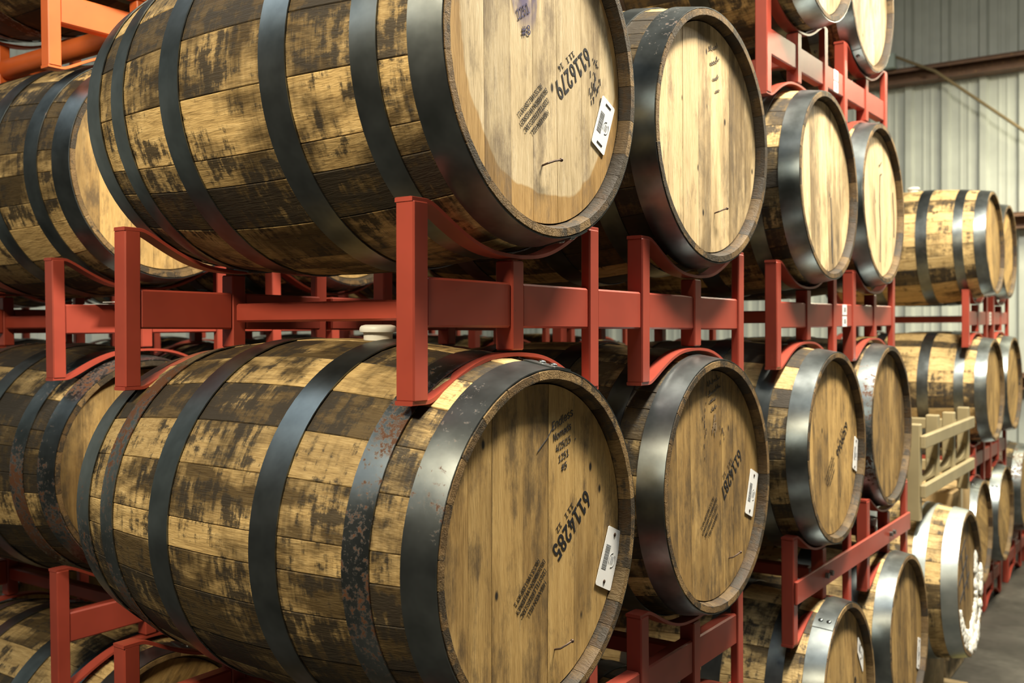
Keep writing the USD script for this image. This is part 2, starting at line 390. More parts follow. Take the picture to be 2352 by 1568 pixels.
tag(rod, "diagonal steel brace rod crossing the far metal wall", "brace rod")
jb = thing("junction_box", "small pale green box on the girt of the far wall", "box", T(-2.33, 8.95, 3.87))
obj("box_body", bx((0.11, 0.07, 0.13), (0, 0, 0.065), 0.006), plain("pale_green_enamel", (0.42, 0.52, 0.48), 0.5), jb)
obj("box_lid", bx((0.10, 0.008, 0.12), (0, -0.038, 0.065), 0.002), plain("pale_green_lid", (0.46, 0.56, 0.52), 0.5), jb)

# ------------------------------------------------------------------ barrels
L, RE, RB = 0.89, 0.2765, 0.3215
HX = L / 2 - 0.021                                        # outer face of the head boards


def rad(x, re=RE, rb=RB):
    return rb - (rb - re) * (abs(x) / (L / 2)) ** 2


def stave_mesh(a0, a1, dr, re, rb, fine):
    n = 21 if fine else 13
    xs = list(np.linspace(-L / 2 + 0.03, L / 2 - 0.03, n))
    st = [(-L / 2, 0.013), (-L / 2 + 0.010, 0.019)] + [(x, 0.027) for x in xs] + [(L / 2 - 0.010, 0.019), (L / 2, 0.013)]
    secs = []
    for x, th in st:
        r = rad(x, re, rb) + dr * (1 if abs(x) < L / 2 - 0.07 else 0.2)
        e = 0.0014 / r
        g = 0.0004 / r
        prof = [(a0 + g, r - 0.0012), (a0 + g + e, r), ((a0 + a1) / 2, r), (a1 - g - e, r), (a1 - g, r - 0.0012), (a1 - g, r - th), ((a0 + a1) / 2, r - th), (a0 + g, r - th)]
        secs.append([(x, q * math.sin(t), q * math.cos(t)) for t, q in prof])
    return loft(secs)


def hoop_mesh(x0, x1, re, rb, t=0.0022, seg=88):
    secs = []
    for i in range(seg):
        a = 2 * PI * i / seg
        ring = []
        for x, o in ((x0, 0.0012), (x0, 0.0012 + t), ((x0 + x1) / 2, 0.0012 + t), (x1, 0.0012 + t), (x1, 0.0012), ((x0 + x1) / 2, 0.0012)):
            r = rad(x, re, rb) + o
            ring.append((x, r * math.sin(a), r * math.cos(a)))
        secs.append(ring)
    return loft(secs, closed_ring=True)


def lap_mesh(x0, x1, re, rb, a, span=0.20):
    secs = []
    for k in range(8):
        t = a + span * (k / 7 - 0.5)
        ring = []
        for x, o in ((x0, 0.0030), (x0, 0.0056), (x1, 0.0056), (x1, 0.0030)):
            r = rad(x, re, rb) + o
            ring.append((x, r * math.sin(t), r * math.cos(t)))
        secs.append(ring)
    return loft(secs)


def rivet_mesh(x, a, re, rb):
    r = rad(x, re, rb) + 0.0052
    m = trimesh.creation.icosphere(1, 0.0075)
    m.apply_scale((1, 1, 0.55))
    m.apply_transform(trimesh.transformations.rotation_matrix(-a, [1, 0, 0]))
    m.apply_translation((x, r * math.sin(a), r * math.cos(a)))
    return m


def head_boards(rng, angle, rh=0.254, n=7, face=HX, thick=0.02, sign=1):
    w = np.array([rng.uniform(0.75, 1.25) for _ in range(n)])
    e = np.concatenate([[0], np.cumsum(w)]) / w.sum() * 2 * rh - rh
    out = []
    for k in range(n):
        strip = sbox(e[k] + 0.0003, -1, e[k + 1] - 0.0003, 1).intersection(Point(0, 0).buffer(rh, 48))
        top = strip.buffer(-0.0007, join_style=2)
        if strip.is_empty or top.is_empty:
            continue
        strip, top = affinity.rotate(strip, angle, (0, 0)), affinity.rotate(top, angle, (0, 0))
        m = trimesh.creation.extrude_polygon(strip, thick, engine="earcut")
        m.apply_transform(np.array([[0, 0, 1, 0], [1, 0, 0, 0], [0, 1, 0, 0], [0, 0, 0, 1.0]]))
        m.apply_translation((face - thick + rng.uniform(-0.0007, 0.0), 0, 0))
        if sign < 0:
            m.apply_transform(np.diag([-1.0, 1, 1, 1]))
            m.invert()
        out.append(m)
    return out


def on_head(mesh, p0, p1, lift=0.0003, shear=0.0, squeeze=None):
    """Lays a flat mesh (xy plane) on the head: its x axis runs from p0 to p1 (u, v on the head), its length scaled to fit."""
    m = mesh.copy()
    if shear:
        m.vertices[:, 0] += shear * m.vertices[:, 1]
    p0, p1 = np.array(p0, float), np.array(p1, float)
    d = p1 - p0
    ln = np.linalg.norm(d)
    d /= ln
    x0, x1 = m.vertices[:, 0].min(), m.vertices[:, 0].max()
    m.vertices[:, 0] = (m.vertices[:, 0] - x0) * (ln / (x1 - x0))
    u = np.array([-d[1], d[0]])
    v = m.vertices.copy()
    yz = p0 + v[:, :1] * d + v[:, 1:2] * u
    m.vertices = np.column_stack([HX + lift + np.clip(v[:, 2], 0, 0.0008), yz])
    return m


def flat(poly, depth=0.0006):
    ps = [poly] if poly.geom_type == "Polygon" else list(poly.geoms)
    return cat(*[trimesh.creation.extrude_polygon(q, depth, engine="earcut") for q in ps if not q.is_empty])


def strokes(lines, width=0.0022, lift=0.0003):
    """Pen strokes given as polylines in head coordinates."""
    from shapely import union_all
    m = flat(union_all([LineString(q).buffer(width / 2, 3) for q in lines if len(q) > 1]))
    v = m.vertices
    m.vertices = np.column_stack([HX + lift + v[:, 2], v[:, 0], v[:, 1]])
    return m


def scribble(rng, p0, p1, h, n):
    """An unreadable handwritten word between p0 and p1, H tall."""
    p0, p1 = np.array(p0, float), np.array(p1, float)
    d = (p1 - p0) / np.linalg.norm(p1 - p0)
    u = np.array([-d[1], d[0]])
    out, ln, x = [], np.linalg.norm(p1 - p0), 0.0
    for w in range(max(1, n // 4)):
        wl = ln / max(1, n // 4) * rng.uniform(0.75, 0.95)
        k = max(3, int(wl / h * 4.5))
        ph, am = rng.uniform(0, 6), [rng.choice((0.45, 0.5, 0.95)) for _ in range(k + 2)]
        pts = []
        for i in range(k * 7):
            t = i / (k * 7 - 1)
            a = t * k * PI * 2 * 0.5 + ph
            hh = am[int(t * k)]
            pts.append(p0 + d * (x + wl * t + 0.16 * h * math.cos(a)) + u * h * (0.25 + 0.5 * hh * (0.5 + 0.5 * math.sin(a)) + 0.25 * (hh - 0.5)))
        out.append(pts)
        x += wl + ln * 0.04
    return out


def smudge(rng, c, sx, sy, n, ln=0.012):
    """A worn patch of ink: short broken strokes about C."""
    out = []
    for _ in range(n):
        x, y = c[0] + rng.gauss(0, sx), c[1] + rng.gauss(0, sy)
        out.append([(x, y), (x + rng.uniform(-0.0015, 0.0015), y + rng.uniform(0.3, 1) * ln)])
    return out


def stencil(b, number, year, dim=False):
    mat = INK
    obj("stencil_number", on_head(meshkit.text_mesh(number, 0.031, 0.0003, bold=True), (0.140, 0.066), (0.036, -0.018)), mat, b, False, label="black stencilled serial number")
    for txt, a, e in (("11 I", (0.096, 0.050), (0.074, 0.033)), (year, (0.060, 0.023), (0.048, 0.0135))):
        obj("stencil_date", on_head(meshkit.text_mesh(txt, 0.0105, 0.0003), a, e), mat, b, False, label="small black stencilled date")
    d, u = np.array([-0.74, -0.67]), np.array([0.67, -0.74])
    for txt, s0, s1, h in (("HEAVEN HILL", 0.033, 0.098, 0.0575), ("DISTILLERIES INC", 0.0198, 0.111, 0.0427), ("BOURBON WHISKEY", 0.0113, 0.115, 0.0288), ("RC 53 WG DSP KY 1", 0.0205, 0.1087, 0.0152)):
        obj("stencil_line", on_head(meshkit.text_mesh(txt, 0.0090, 0.0003), d * s0 + u * h, d * s1 + u * h), mat, b, False, label="line of black stencilled distillery lettering")


def barcode_tag(b, c, marks="nails", label="white plastic barcode tag"):
    """c: the tag's four corners on the head in order."""
    c = np.array(c, float)
    poly = Polygon(c).buffer(-0.004, join_style=1).buffer(0.004)
    m = flat(poly, 0.0012)
    v = m.vertices
    m.vertices = np.column_stack([HX + 0.0012 + v[:, 2], v[:, 0], v[:, 1]])
    t = obj("barcode_tag", m, WHITE, b, False, label=label)
    a, d, w = c[0], c[3] - c[0], c[1] - c[0]
    rng = random.Random(7)

    def quad(s0, s1, t0, t1, mat, name, th=0.0004):
        q = Polygon([a + d * s0 + w * t0, a + d * s1 + w * t0, a + d * s1 + w * t1, a + d * s0 + w * t1])
        k = flat(q, th)
        vv = k.vertices
        k.vertices = np.column_stack([HX + 0.0025 + vv[:, 2], vv[:, 0], vv[:, 1]])
        return k
    bars, s = [], 0.30
    while s < 0.70:
        wd = rng.choice((0.006, 0.010, 0.016, 0.022))
        bars.append(quad(s, s + wd, 0.12, 0.42, INK, ""))
        s += wd + rng.choice((0.007, 0.010, 0.015))
    obj("barcode", cat(*bars), GREY, t, False)
    ring = []
    for k in range(26):
        an = 2 * PI * k / 26
        o = a + d * (0.52 + 0.12 * math.cos(an)) + w * (0.68 + 0.2 * math.sin(an))
        ring.append(o)
    k = strokes([ring[:11], ring[13:23]] + [[a + d * 0.46 + w * (0.60 + 0.05 * i), a + d * 0.58 + w * (0.60 + 0.05 * i)] for i in range(4)], 0.0008, 0.0025)
    obj("printed_mark", k, GREY, t, False)
    for s in (0.10, 0.90):
        if marks == "nails":
            k = trimesh.creation.icosphere(1, 0.0038)
            p = a + d * s + w * 0.5
            k.apply_scale((0.5, 1, 1))
            k.apply_translation((HX + 0.0025, p[0], p[1]))
            obj("nail", k, NAIL, t)
        else:
            obj("staple", quad(s - 0.012, s + 0.012, 0.32, 0.72, ZINC, "", 0.0008), BOLT, t, False)


def bent_nail(b, p, ln=0.03):
    m = tube_along([(HX - 0.004, p[0], p[1]), (HX + 0.010, p[0] + 0.002, p[1] + 0.004), (HX + 0.016, p[0] + ln * 0.5, p[1] + 0.009), (HX + 0.018, p[0] + ln, p[1] + 0.012)], 0.0017, 8)
    h = trimesh.creation.icosphere(1, 0.0034)
    h.apply_translation((HX + 0.018, p[0] + ln, p[1] + 0.012))
    obj("bent_nail", cat(m, h), NAIL, b)


def bung_mesh(r=0.033, h=0.026):
    prof = [(0, -0.02), (r * 0.78, -0.02), (r * 0.80, h * 0.45), (r, h * 0.50), (r * 1.02, h * 0.62), (r, h * 0.80), (r * 0.93, h * 0.92), (r * 0.7, h), (0, h)]
    return trimesh.creation.revolve(np.array(prof), sections=32)


def frame(rim, ny, nz, roll=0.0):
    """Barrel matrix from the centre of its front rim and its tilt."""
    ax = np.array([1, ny, nz], float)
    ax /= np.linalg.norm(ax)
    e1 = np.cross([0, 0, 1.0], ax)
    e1 /= np.linalg.norm(e1)
    e2 = np.cross(ax, e1)
    c, s = math.cos(roll), math.sin(roll)
    m = np.eye(4)
    m[:3, 0], m[:3, 1], m[:3, 2] = ax, c * e1 + s * e2, -s * e1 + c * e2
    m[:3, 3] = np.array(rim) + (0, 0, H) - ax * L / 2
    return m


HOOPS = ((0.387, 0.4435), (0.287, 0.334), (0.103, 0.160))


def barrel(label, rim, tilt, seed, group=None, head=None, tone=0.5, stain=0.5, hoop=None, rust=0.35, angle=0.0, fine=False, bung=False, scale=1.0, head_stain=0.4, head_tone=0.5, rusts=None, laps=None, name="oak_barrel"):
    rng = random.Random(seed)
    m = frame(rim, *tilt)
    m[:3, :3] *= scale
    b = thing(name, label, "barrel", m, group)
    re, rb = RE, RB
    cuts = [rng.uniform(0.65, 1.4) for _ in range(27)]
    e = np.concatenate([[0], np.cumsum(cuts)]) / sum(cuts) * 2 * PI + rng.uniform(0, 1)
    for k in range(27):
        t = (min(1, max(0, tone + rng.uniform(-0.4, 0.4))), rng.uniform(0, 30), min(1, max(0, stain + rng.uniform(-0.45, 0.45))))
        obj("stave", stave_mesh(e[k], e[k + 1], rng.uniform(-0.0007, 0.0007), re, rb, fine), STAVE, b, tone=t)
    hm = head or HEAD
    for q in head_boards(rng, angle):
        obj("head_board", q, hm, b, False, tone=(min(1, max(0, head_tone + rng.uniform(-0.25, 0.25))), rng.uniform(0, 30), min(1, max(0, head_stain + rng.uniform(-0.3, 0.3)))))
    bh = trimesh.creation.cylinder(0.253, 0.02, sections=64)
    bh.apply_transform(trimesh.transformations.rotation_matrix(PI / 2, [0, 1, 0]))
    bh.apply_translation((-HX + 0.01, 0, 0))
    obj("rear_head", bh, HEAD, b, tone=(0.4, rng.uniform(0, 30), 0.6))
    mats = hoop or HOOP
    for hi, (x0, x1) in enumerate(HOOPS):
        for s in (1, -1):
            a0, a1 = (x0, x1) if s > 0 else (-x1, -x0)
            hp = obj("hoop", hoop_mesh(a0, a1, re, rb), mats, b, 40, tone=(0.5, rng.uniform(0, 30), (rusts or {}).get((hi, s), min(1, max(0, rust + rng.uniform(-0.4, 0.3))))))
            la = (laps or {}).get((hi, s), rng.uniform(0.2, PI))
            obj("hoop_lap", lap_mesh(a0, a1, re, rb, la), mats, hp, 30, tone=(0.5, rng.uniform(0, 30), rust))
            for f in (0.3, 0.7):
                obj("rivet", rivet_mesh(a0 + (a1 - a0) * f, la, re, rb), mats, hp, True, tone=(0.5, 1.0, 0.2))
    if bung:
        k = bung_mesh()
        k.apply_translation((0.028 if bung is True else bung, 0, rb))
        obj("bung", k, BUNG, b, 40, label="white plastic bung in the bilge")
    return b


# --- nearest stack: two barrels on each level
b1 = barrel("large oak barrel filling the upper foreground, pale head stencilled 6116279 and a white barcode tag", (-0.890, 1.376, 0.421), (-0.008, 0.003), 11,
            head=HEADP, tone=0.5, stain=0.62, rust=0.15, rusts={(0, 1): 0.5, (2, 1): 0.3, (1, 1): 0.2}, fine=True, head_stain=0.3, head_tone=0.7)
stencil(b1, "6116279", "14")
barcode_tag(b1, [(0.194, -0.008), (0.236, -0.027), (0.195, -0.118), (0.153, -0.097)], "staples")
bent_nail(b1, (-0.001, -0.160))
sm = Polygon([(-0.085, 0.175), (-0.015, 0.175), (-0.012, 0.10), (-0.020, 0.042), (-0.062, 0.036), (-0.083, 0.09)])
k = flat(sm, 0.0001)
k.vertices = np.column_stack([HX + 0.0001 + k.vertices[:, 2], k.vertices[:, 0], k.vertices[:, 1]])
obj("ink_smear", k, PSMEAR, b1, False, label="purple smear under the handwriting")
for txt, a, e, h in (("4/25/15", (-0.074, 0.104), (-0.030, 0.126), 0.018), ("1251", (-0.066, 0.064), (-0.034, 0.083), 0.016), ("#8", (-0.055, 0.040), (-0.030, 0.049), 0.015)):
    obj("handwriting", on_head(meshkit.text_mesh(txt, h, 0.0005), a, e, 0.0004, 0.2), PURPLE, b1, False, label="purple handwritten note")
rng0 = random.Random(3)
obj("pen_marks", strokes(smudge(rng0, (0.168, 0.0), 0.010, 0.014, 34) + smudge(rng0, (0.172, 0.042), 0.010, 0.006, 10, 0.005), 0.0013), INKG, b1, False, label="worn dark pen marks")

b2 = barrel("large oak barrel in the lower foreground, amber head stencilled 6114285 under handwriting", (-0.869, 1.328, -0.350), (-0.010, -0.012), 23,
            tone=0.55, stain=0.5, rust=0.55, fine=True, bung=0.07, rusts={(1, 1): 0.85, (1, -1): 0.85, (2, 1): 0.25, (2, -1): 0.4, (0, 1): 0.45, (0, -1): 0.5}, laps={(0, 1): 0.12}, head_stain=0.5, head_tone=0.6)
stencil(b2, "6114285", "12")
barcode_tag(b2, [(0.217, -0.009), (0.266, -0.030), (0.222, -0.128), (0.171, -0.105)])
for txt, a, e, h in (("Endless", (0.036, 0.176), (0.100, 0.197), 0.0135), ("Nomads", (0.040, 0.158), (0.094, 0.175), 0.0120), ("4/25/15", (0.048, 0.140), (0.093, 0.153), 0.0115),
                     ("1251", (0.056, 0.122), (0.086, 0.131), 0.0115), ("#5", (0.065, 0.106), (0.082, 0.111), 0.0115)):
    obj("handwriting", on_head(meshkit.text_mesh(txt, h, 0.0005), a, e, 0.0003, 0.25), INKG, b2, False, label="handwritten note in dark pen")
obj("scratch", strokes([[(-0.006, 0.147), (0.022, 0.166), (0.040, 0.184)], [(0.105, 0.156), (0.107, 0.157)]], 0.0016), INKG, b2, False)
bent_nail(b2, (0.045, -0.187), 0.026)

b3 = barrel("oak barrel second along the upper row, pale untagged head with a faint scribble", (-0.911, 2.080, 0.413), (-0.036, 0.0), 37, rusts={(0, 1): 0.5},
            head=HEADW, tone=0.35, stain=0.7, rust=0.3, fine=True, head_stain=0.35, head_tone=0.85)
rg = random.Random(5)
obj("handwriting", strokes(scribble(rg, (0.005, 0.190), (0.052, 0.210), 0.018, 8) + scribble(rg, (0.010, 0.160), (0.060, 0.180), 0.020, 6) + scribble(rg, (0.022, 0.130), (0.060, 0.143), 0.014, 6)
                           + scribble(rg, (0.034, 0.105), (0.062, 0.116), 0.012, 5), 0.0014), INKG, b3, False, label="faint pen scribble")
bent_nail(b3, (0.03, -0.165), 0.026)
b4 = barrel("oak barrel second along the lower row, head stencilled 6114287 with a white barcode tag", (-0.898, 2.072, -0.360), (-0.010, 0.012), 41,
            tone=0.4, stain=0.65, rust=0.3, fine=True, head_stain=0.6, head_tone=0.55)
stencil(b4, "6114287", "12")
barcode_tag(b4, [(0.207, 0.011), (0.252, -0.007), (0.211, -0.106), (0.168, -0.089)])
obj("handwriting", strokes(scribble(rg, (-0.026, 0.214), (0.046, 0.232), 0.020, 12) + scribble(rg, (-0.018, 0.196), (0.048, 0.214), 0.016, 12) + scribble(rg, (-0.014, 0.180), (0.026, 0.190), 0.018, 8)
                           + scribble(rg, (-0.006, 0.162), (0.024, 0.170), 0.014, 4) + smudge(rg, (-0.042, 0.135), 0.005, 0.030, 14, 0.010) + smudge(rg, (0.052, 0.105), 0.008, 0.012, 8, 0.010), 0.0013), INKG, b4, False, label="smudged pen scribble")
obj("knot", strokes(smudge(rg, (0.006, 0.125), 0.004, 0.012, 14, 0.016), 0.0035), INKB, b4, False, label="dark knot in the head")
bent_nail(b4, (0.075, -0.180), 0.026)

# --- second stack along the aisle
b5 = barrel("oak barrel third along the upper row, cracked pale head and bright steel head hoop", (-0.947, 2.994, 0.408), (0.007, 0.021), 53, tone=0.5, stain=0.6, rust=0.1,
            head_stain=0.3, head_tone=1.0, head=HEADW)
obj("head_crack", strokes([[(0.058, -0.03), (0.064, -0.10), (0.058, -0.17), (0.063, -0.225)], [(0.061, -0.11), (0.066, -0.16), (0.063, -0.20)]], 0.006), INKG, b5, False, label="dark split in the head")
b6 = barrel("oak barrel fourth along the upper row, split pale head below two stickered rails", (-0.961, 3.637, 0.416), (0.013, 0.02), 59, tone=0.5, stain=0.5, rust=0.1, head_stain=0.2, head_tone=1.0, head=HEADW)
for crack, wd_ in (([(0.02, 0.10), (0.006, 0.0), (0.014, -0.08), (-0.002, -0.20)], 0.008), ([(0.195, 0.06), (0.205, -0.03), (0.198, -0.10)], 0.007)):
    obj("head_crack", strokes([crack], wd_), INKG, b6, False, label="dark split in the head")
obj("handwriting", strokes(scribble(rg, (0.01, 0.13), (0.05, 0.15), 0.012, 5) + scribble(rg, (0.02, 0.10), (0.05, 0.11), 0.012, 5), 0.002), INKG, b6, False)
b7 = barrel("oak barrel third along the lower row, head stencilled 6309046 with a white tag", (-0.908, 2.94, -0.367), (0.006, 0.017), 61, tone=0.4, stain=0.65, rust=0.2, head_stain=0.5, head_tone=0.7)
stencil(b7, "6309046", "12")
barcode_tag(b7, [(0.223, 0.012), (0.254, -0.004), (0.235, -0.102), (0.195, -0.086)])
b8 = barrel("oak barrel fourth along the lower row, grey-brown blank head and rusty brown head hoop", (-0.94, 3.658, -0.365), (0.011, 0.019), 67, tone=0.4, stain=0.6, rust=0.75, head_stain=0.75, head_tone=0.25)
b11 = barrel("bottom-row oak barrel cut by the frame edge, riveted hoop, torn label", (-0.878, 2.954, -1.110), (0.03, 0.045), 71, laps={(0, 1): -0.45}, tone=0.6, stain=0.45, rust=0.1, head_stain=0.3, head_tone=0.35)
barcode_tag(b11, [(0.172, 0.139), (0.222, 0.080), (0.208, 0.013), (0.160, 0.09)], label="torn white label")
t = meshkit.text_mesh("6114283", 0.02, 0.0005, bold=True)
obj("stencil_number", on_head(t, (0.12, 0.03), (0.06, -0.14)), INK, b11, False)
b12 = barrel("bottom-row oak barrel beside the riveted one, dark cracked head with a small white tag", (-0.884, 3.672, -1.106), (0.014, 0.03), 73, tone=0.7, stain=0.35, rust=0.1, head_stain=0.55, head_tone=0.3)
barcode_tag(b12, [(0.190, -0.060), (0.226, -0.074), (0.199, -0.183), (0.158, -0.166)], label="small white tag")

# --- generic sources for the rows behind and beyond
l2 = barrel("back-row oak barrel at left, plain amber head partly hidden by the foreground barrel", (-2.267, 1.634, 0.409), (0.002, 0.0), 83, tone=0.45, stain=0.55, rust=0.35, head_stain=0.25, head_tone=0.55)
l1 = barrel("dark oak barrel in the back row below the amber-headed one, orange-brown head", (-2.316, 1.613, -0.365), (-0.002, 0.0), 89, tone=0.3, stain=0.75, rust=0.7, head_stain=0.4, head_tone=0.25)
c2 = barrel("oak barrel seen side-on at far right, top level, with a white bung on its bilge", (-0.99, 5.95, 0.425), (0.0, 0.03), 97, tone=0.85, stain=0.25, rust=0.05, bung=True, head_stain=0.2, head_tone=0.4)
c1 = barrel("oak barrel seen side-on at far right, middle level, behind the tan rack", (-1.0, 6.02, -0.378), (0.0, 0.013), 101, tone=0.8, stain=0.3, rust=0.05, head_stain=0.3, head_tone=0.35)
SRC = [l2, l1, c2, c1, b8]


def copy(src, label, rim, tilt=(0, 0), roll=0.0, group=None):
    return dup(src, frame(rim, tilt[0], tilt[1], roll), label, group)


b9 = barrel("topmost oak barrel of the second stack, its head cut by the top frame edge", (-0.953, 2.989, 1.182), (0.003, 0.002), 131, tone=0.35, stain=0.7, rust=0.2, head=HEADW, head_stain=0.3, head_tone=0.8)
copy(b9, "topmost oak barrel beside the metal wall, tall pale head above two white stickers", (-1.008, 3.665, 1.175), (0.001, 0.008), 3.1)
copy(l2, "far-right upper oak barrel showing only its golden head and one hoop", (-1.030, 6.66, 0.418), (0.007, 0.0), 2.0)
copy(c1, "far-right middle oak barrel at the frame edge, dull golden head", (-1.01, 6.72, -0.378), (0.0, 0.01), 2.3)
copy(c1, "bottom far oak barrel with a bright hoop, first right of the foam-streaked barrel", (-1.03, 5.86, -1.140), (0.018, 0.01), 1.2)
copy(c2, "bottom far oak barrel second right of the foam-streaked barrel", (-1.03, 6.55, -1.145), (0.005, 0.0), 4.0)
copy(l1, "bottom far oak barrel cut by the right frame edge above the floor", (-1.03, 7.35, -1.10), (0.0, 0.0), 5.0)
G1 = "barrels hidden under the foreground stack"
copy(l1, "nearer dark oak barrel in shadow under the foreground stack", (-0.90, 1.356, -1.148), (0, 0), 0.7, G1)
copy(b8, "farther dark oak barrel in shadow under the foreground stack", (-0.90, 2.07, -1.148), (0, 0), 2.7, G1)
copy(l1, "shadowed oak barrel at top left, cut by the frame above the orange post", (-2.28, 1.63, 1.19), (0, 0), 1.9)
copy(l2, "dim oak barrel at bottom left below the back row, behind a red saddle", (-2.28, 1.63, -1.148), (0, 0), 2.4)
G2 = "barrels behind the foreground barrels"
for z, s, r in ((1.19, b8, 0.3), (0.41, l1, 4.4), (-0.365, l2, 5.1), (-1.148, l1, 0.2)):
    copy(s, {1.19: "top-level", 0.41: "second-level", -0.365: "lower", -1.148: "bottom-level"}[z] + " oak barrel of the back row hidden behind the foreground barrels", (-2.28, 2.34, z), (0, 0), r, G2)
G3 = "barrels of the back row behind the second stack"
for z in (1.19, 0.41, -0.365, -1.148):
    for y in (3.35, 4.06):
        copy(SRC[int(abs(z * 7) + y * 3) % 4], {1.19: "top-level", 0.41: "upper", -0.365: "lower", -1.148: "bottom-level"}[z] + (" nearer" if y < 3.5 else " farther") + " oak barrel of the back row glimpsed past the second stack", (-2.28, y, z), (0, 0), z * 3 + y, G3)
G4 = "barrels of the third row glimpsed under the racks"
for z in (0.41, -0.365, -1.148):
    for k, y in enumerate((2.30, 3.01, 4.0, 4.71)):
        copy(SRC[int(abs(z * 5) + y * 3) % 4], {0.41: "upper", -0.365: "middle", -1.148: "bottom"}[z] + (" first", " second", " third", " fourth")[k] + " oak barrel of a third row glimpsed under the rack rail", (-3.85, y, z), (0, 0), z * 2 + y, G4)

w = barrel("pale oak barrel with bright galvanized hoops and dried white foam down its head", (-0.845, 4.395, -1.07), (0.03, 0.03), 107, tone=0.75, stain=0.1, hoop=GALV, rust=0.0, head_stain=0.5, head_tone=0.25, scale=1.05)
# dried foam runs down the head and rim
rf = random.Random(9)
bl = []
for i in range(330):
    if rf.random() < 0.68:
        a = 1.35 + 1.75 * rf.random() ** 0.7               # down the right side of the rim to the lowest point
        q = 0.243 + rf.gauss(0, 0.013)
        u, v = q * math.sin(a), q * math.cos(a)
    else:
        t = rf.random()
        u, v = -0.175 + 0.165 * t + rf.gauss(0, 0.010), -0.09 - 0.155 * t + rf.gauss(0, 0.012)
    q = math.hypot(u, v)
    x = HX + 0.002 if q < 0.25 else L / 2 - 0.004
    s = trimesh.creation.icosphere(2, rf.choice((0.006, 0.008, 0.011, 0.016)))
    s.vertices *= (0.75 + 0.6 * meshkit.noise(s.vertices * 160 + i * 3.1, 4))[:, None]
    s.apply_scale((0.5, rf.uniform(0.7, 1.2), rf.uniform(0.9, 2.0)))
    s.apply_translation((x, u, v))
    bl.append(s)
obj("dried_foam", cat(*bl), FOAM, w, True, label="dried white foam on the head")
for q in ([(-0.12, 0.10), (0.02, 0.16)], [(-0.13, 0.02), (0.06, 0.09)], [(-0.12, -0.05), (0.09, 0.02)], [(-0.06, 0.13), (-0.02, -0.06)], [(0.02, 0.13), (0.05, -0.03)]):
    obj("painted_stroke", strokes([q], 0.014), INKG, w, False)

# ------------------------------------------------------------------ racks
DY, TOPZ = 0.3535, 0.306                            # half distance of the two barrels; height of a rack
SAD = 0.2965                                        # radius of a saddle strap's middle


def strap_path():
    """(y, z) of an upper saddle from post to post; z is measured from the barrel's axis."""
    from scipy.interpolate import PchipInterpolator
    k = PchipInterpolator([-0.235, -0.226, -0.215, -0.20, -0.17, -0.14, -0.11, -0.08, -0.05, 0.0], [-0.2295, -0.2305, -0.2345, -0.2415, -0.2570, -0.2710, -0.2825, -0.2905, -0.2950, -0.2975])
    half = [(-0.2675, -0.2295), (-0.25, -0.2295)] + [(y, float(k(y))) for y in np.concatenate([np.linspace(-0.235, -0.20, 9), np.linspace(-0.19, 0.0, 16)])]
    return half + [(-y, z) for y, z in half[-2::-1]]


def strap_mesh(x0, x1, flip):
    p = np.array(strap_path())
    t = np.gradient(p, axis=0)
    t /= np.linalg.norm(t, axis=1, keepdims=True)
    nrm = np.column_stack([-t[:, 1], t[:, 0]])
    secs = []
    for q, k in zip(p, nrm):
        a, b = q + k * 0.003, q - k * 0.003
        secs.append([(x0, a[0], a[1]), (x0 + 0.002, *(q + k * 0.004)), (x1 - 0.002, *(q + k * 0.004)), (x1, a[0], a[1]), (x1, b[0], b[1]), (x0, b[0], b[1])])
    s = np.array(secs)
    if flip:
        s[:, :, 2] *= -1
    return loft(s)


HS = 0.379                                        # half the spacing of two levels
XF = 0.373                                         # outer face of the frames from the middle


def rack_geometry(r, mat, style="plain"):
    zc = TOPZ / 2
    ln = 0.034
    for sx in (1, -1):
        xo, xi = sx * XF, sx * (XF - 0.038)
        xm = (xo + xi) / 2
        for sy in (-1, 1):
            yb = sy * DY
            for e in (-1, 1):
                dp = 0.036 if e < 0 else 0.020
                obj("post", bx((dp, ln, TOPZ - 0.010), (xo - sx * dp / 2, yb + e * 0.2495, zc), 0.0025), mat, r)
            obj("short_post", bx((0.036, ln, 0.150), (xo - sx * 0.018, yb, zc), 0.0025), mat, r)
            for flip in (False, True):
                mz = strap_mesh(min(xo, xi) + 0.002, max(xo, xi) - 0.002, flip)
                mz.apply_translation((0, yb, zc + (-HS if flip else HS)))
                obj("saddle", mz, mat, r, 40)
            if style != "bolted":
                for e in (-1, 1):
                    obj("rail", bx((0.032, 0.2495 - ln, 0.075), (xm, yb + e * 0.12475, zc), 0.0035), mat, r)
        if style != "bolted":
            obj("rail", bx((0.032, 2 * (DY - 0.2495) - ln, 0.075), (xm, 0, zc), 0.0035), mat, r)
        else:
            rl = obj("rail", bx((0.010, 2 * (DY + 0.2495) + ln, 0.066), (xo + sx * 0.005, 0, zc), 0.003), mat, r)
            for y in (-DY - 0.02, -DY + 0.02, DY - 0.02, DY + 0.02):
                k = trimesh.creation.cylinder(0.0085, 0.012, sections=6)
                k.apply_transform(trimesh.transformations.rotation_matrix(PI / 2, [0, 1, 0]))
                k.apply_translation((xo + sx * 0.014, y, zc))
                obj("bolt", k, BOLT, rl, False, label="dark hexagonal bolt head")
    for sy in (-1, 1):
        if style == "pipe":
            obj("cross_pipe", tube_along([(-XF + 0.05, sy * DY, zc), (XF - 0.05, sy * DY, zc)], 0.030, 24), mat, r, label="round tube joining both frames")
        else:
            obj("cross_beam", bx((2 * XF - 0.088, 0.034, 0.038), (0, sy * DY, zc - 0.004), 0.004), mat, r)


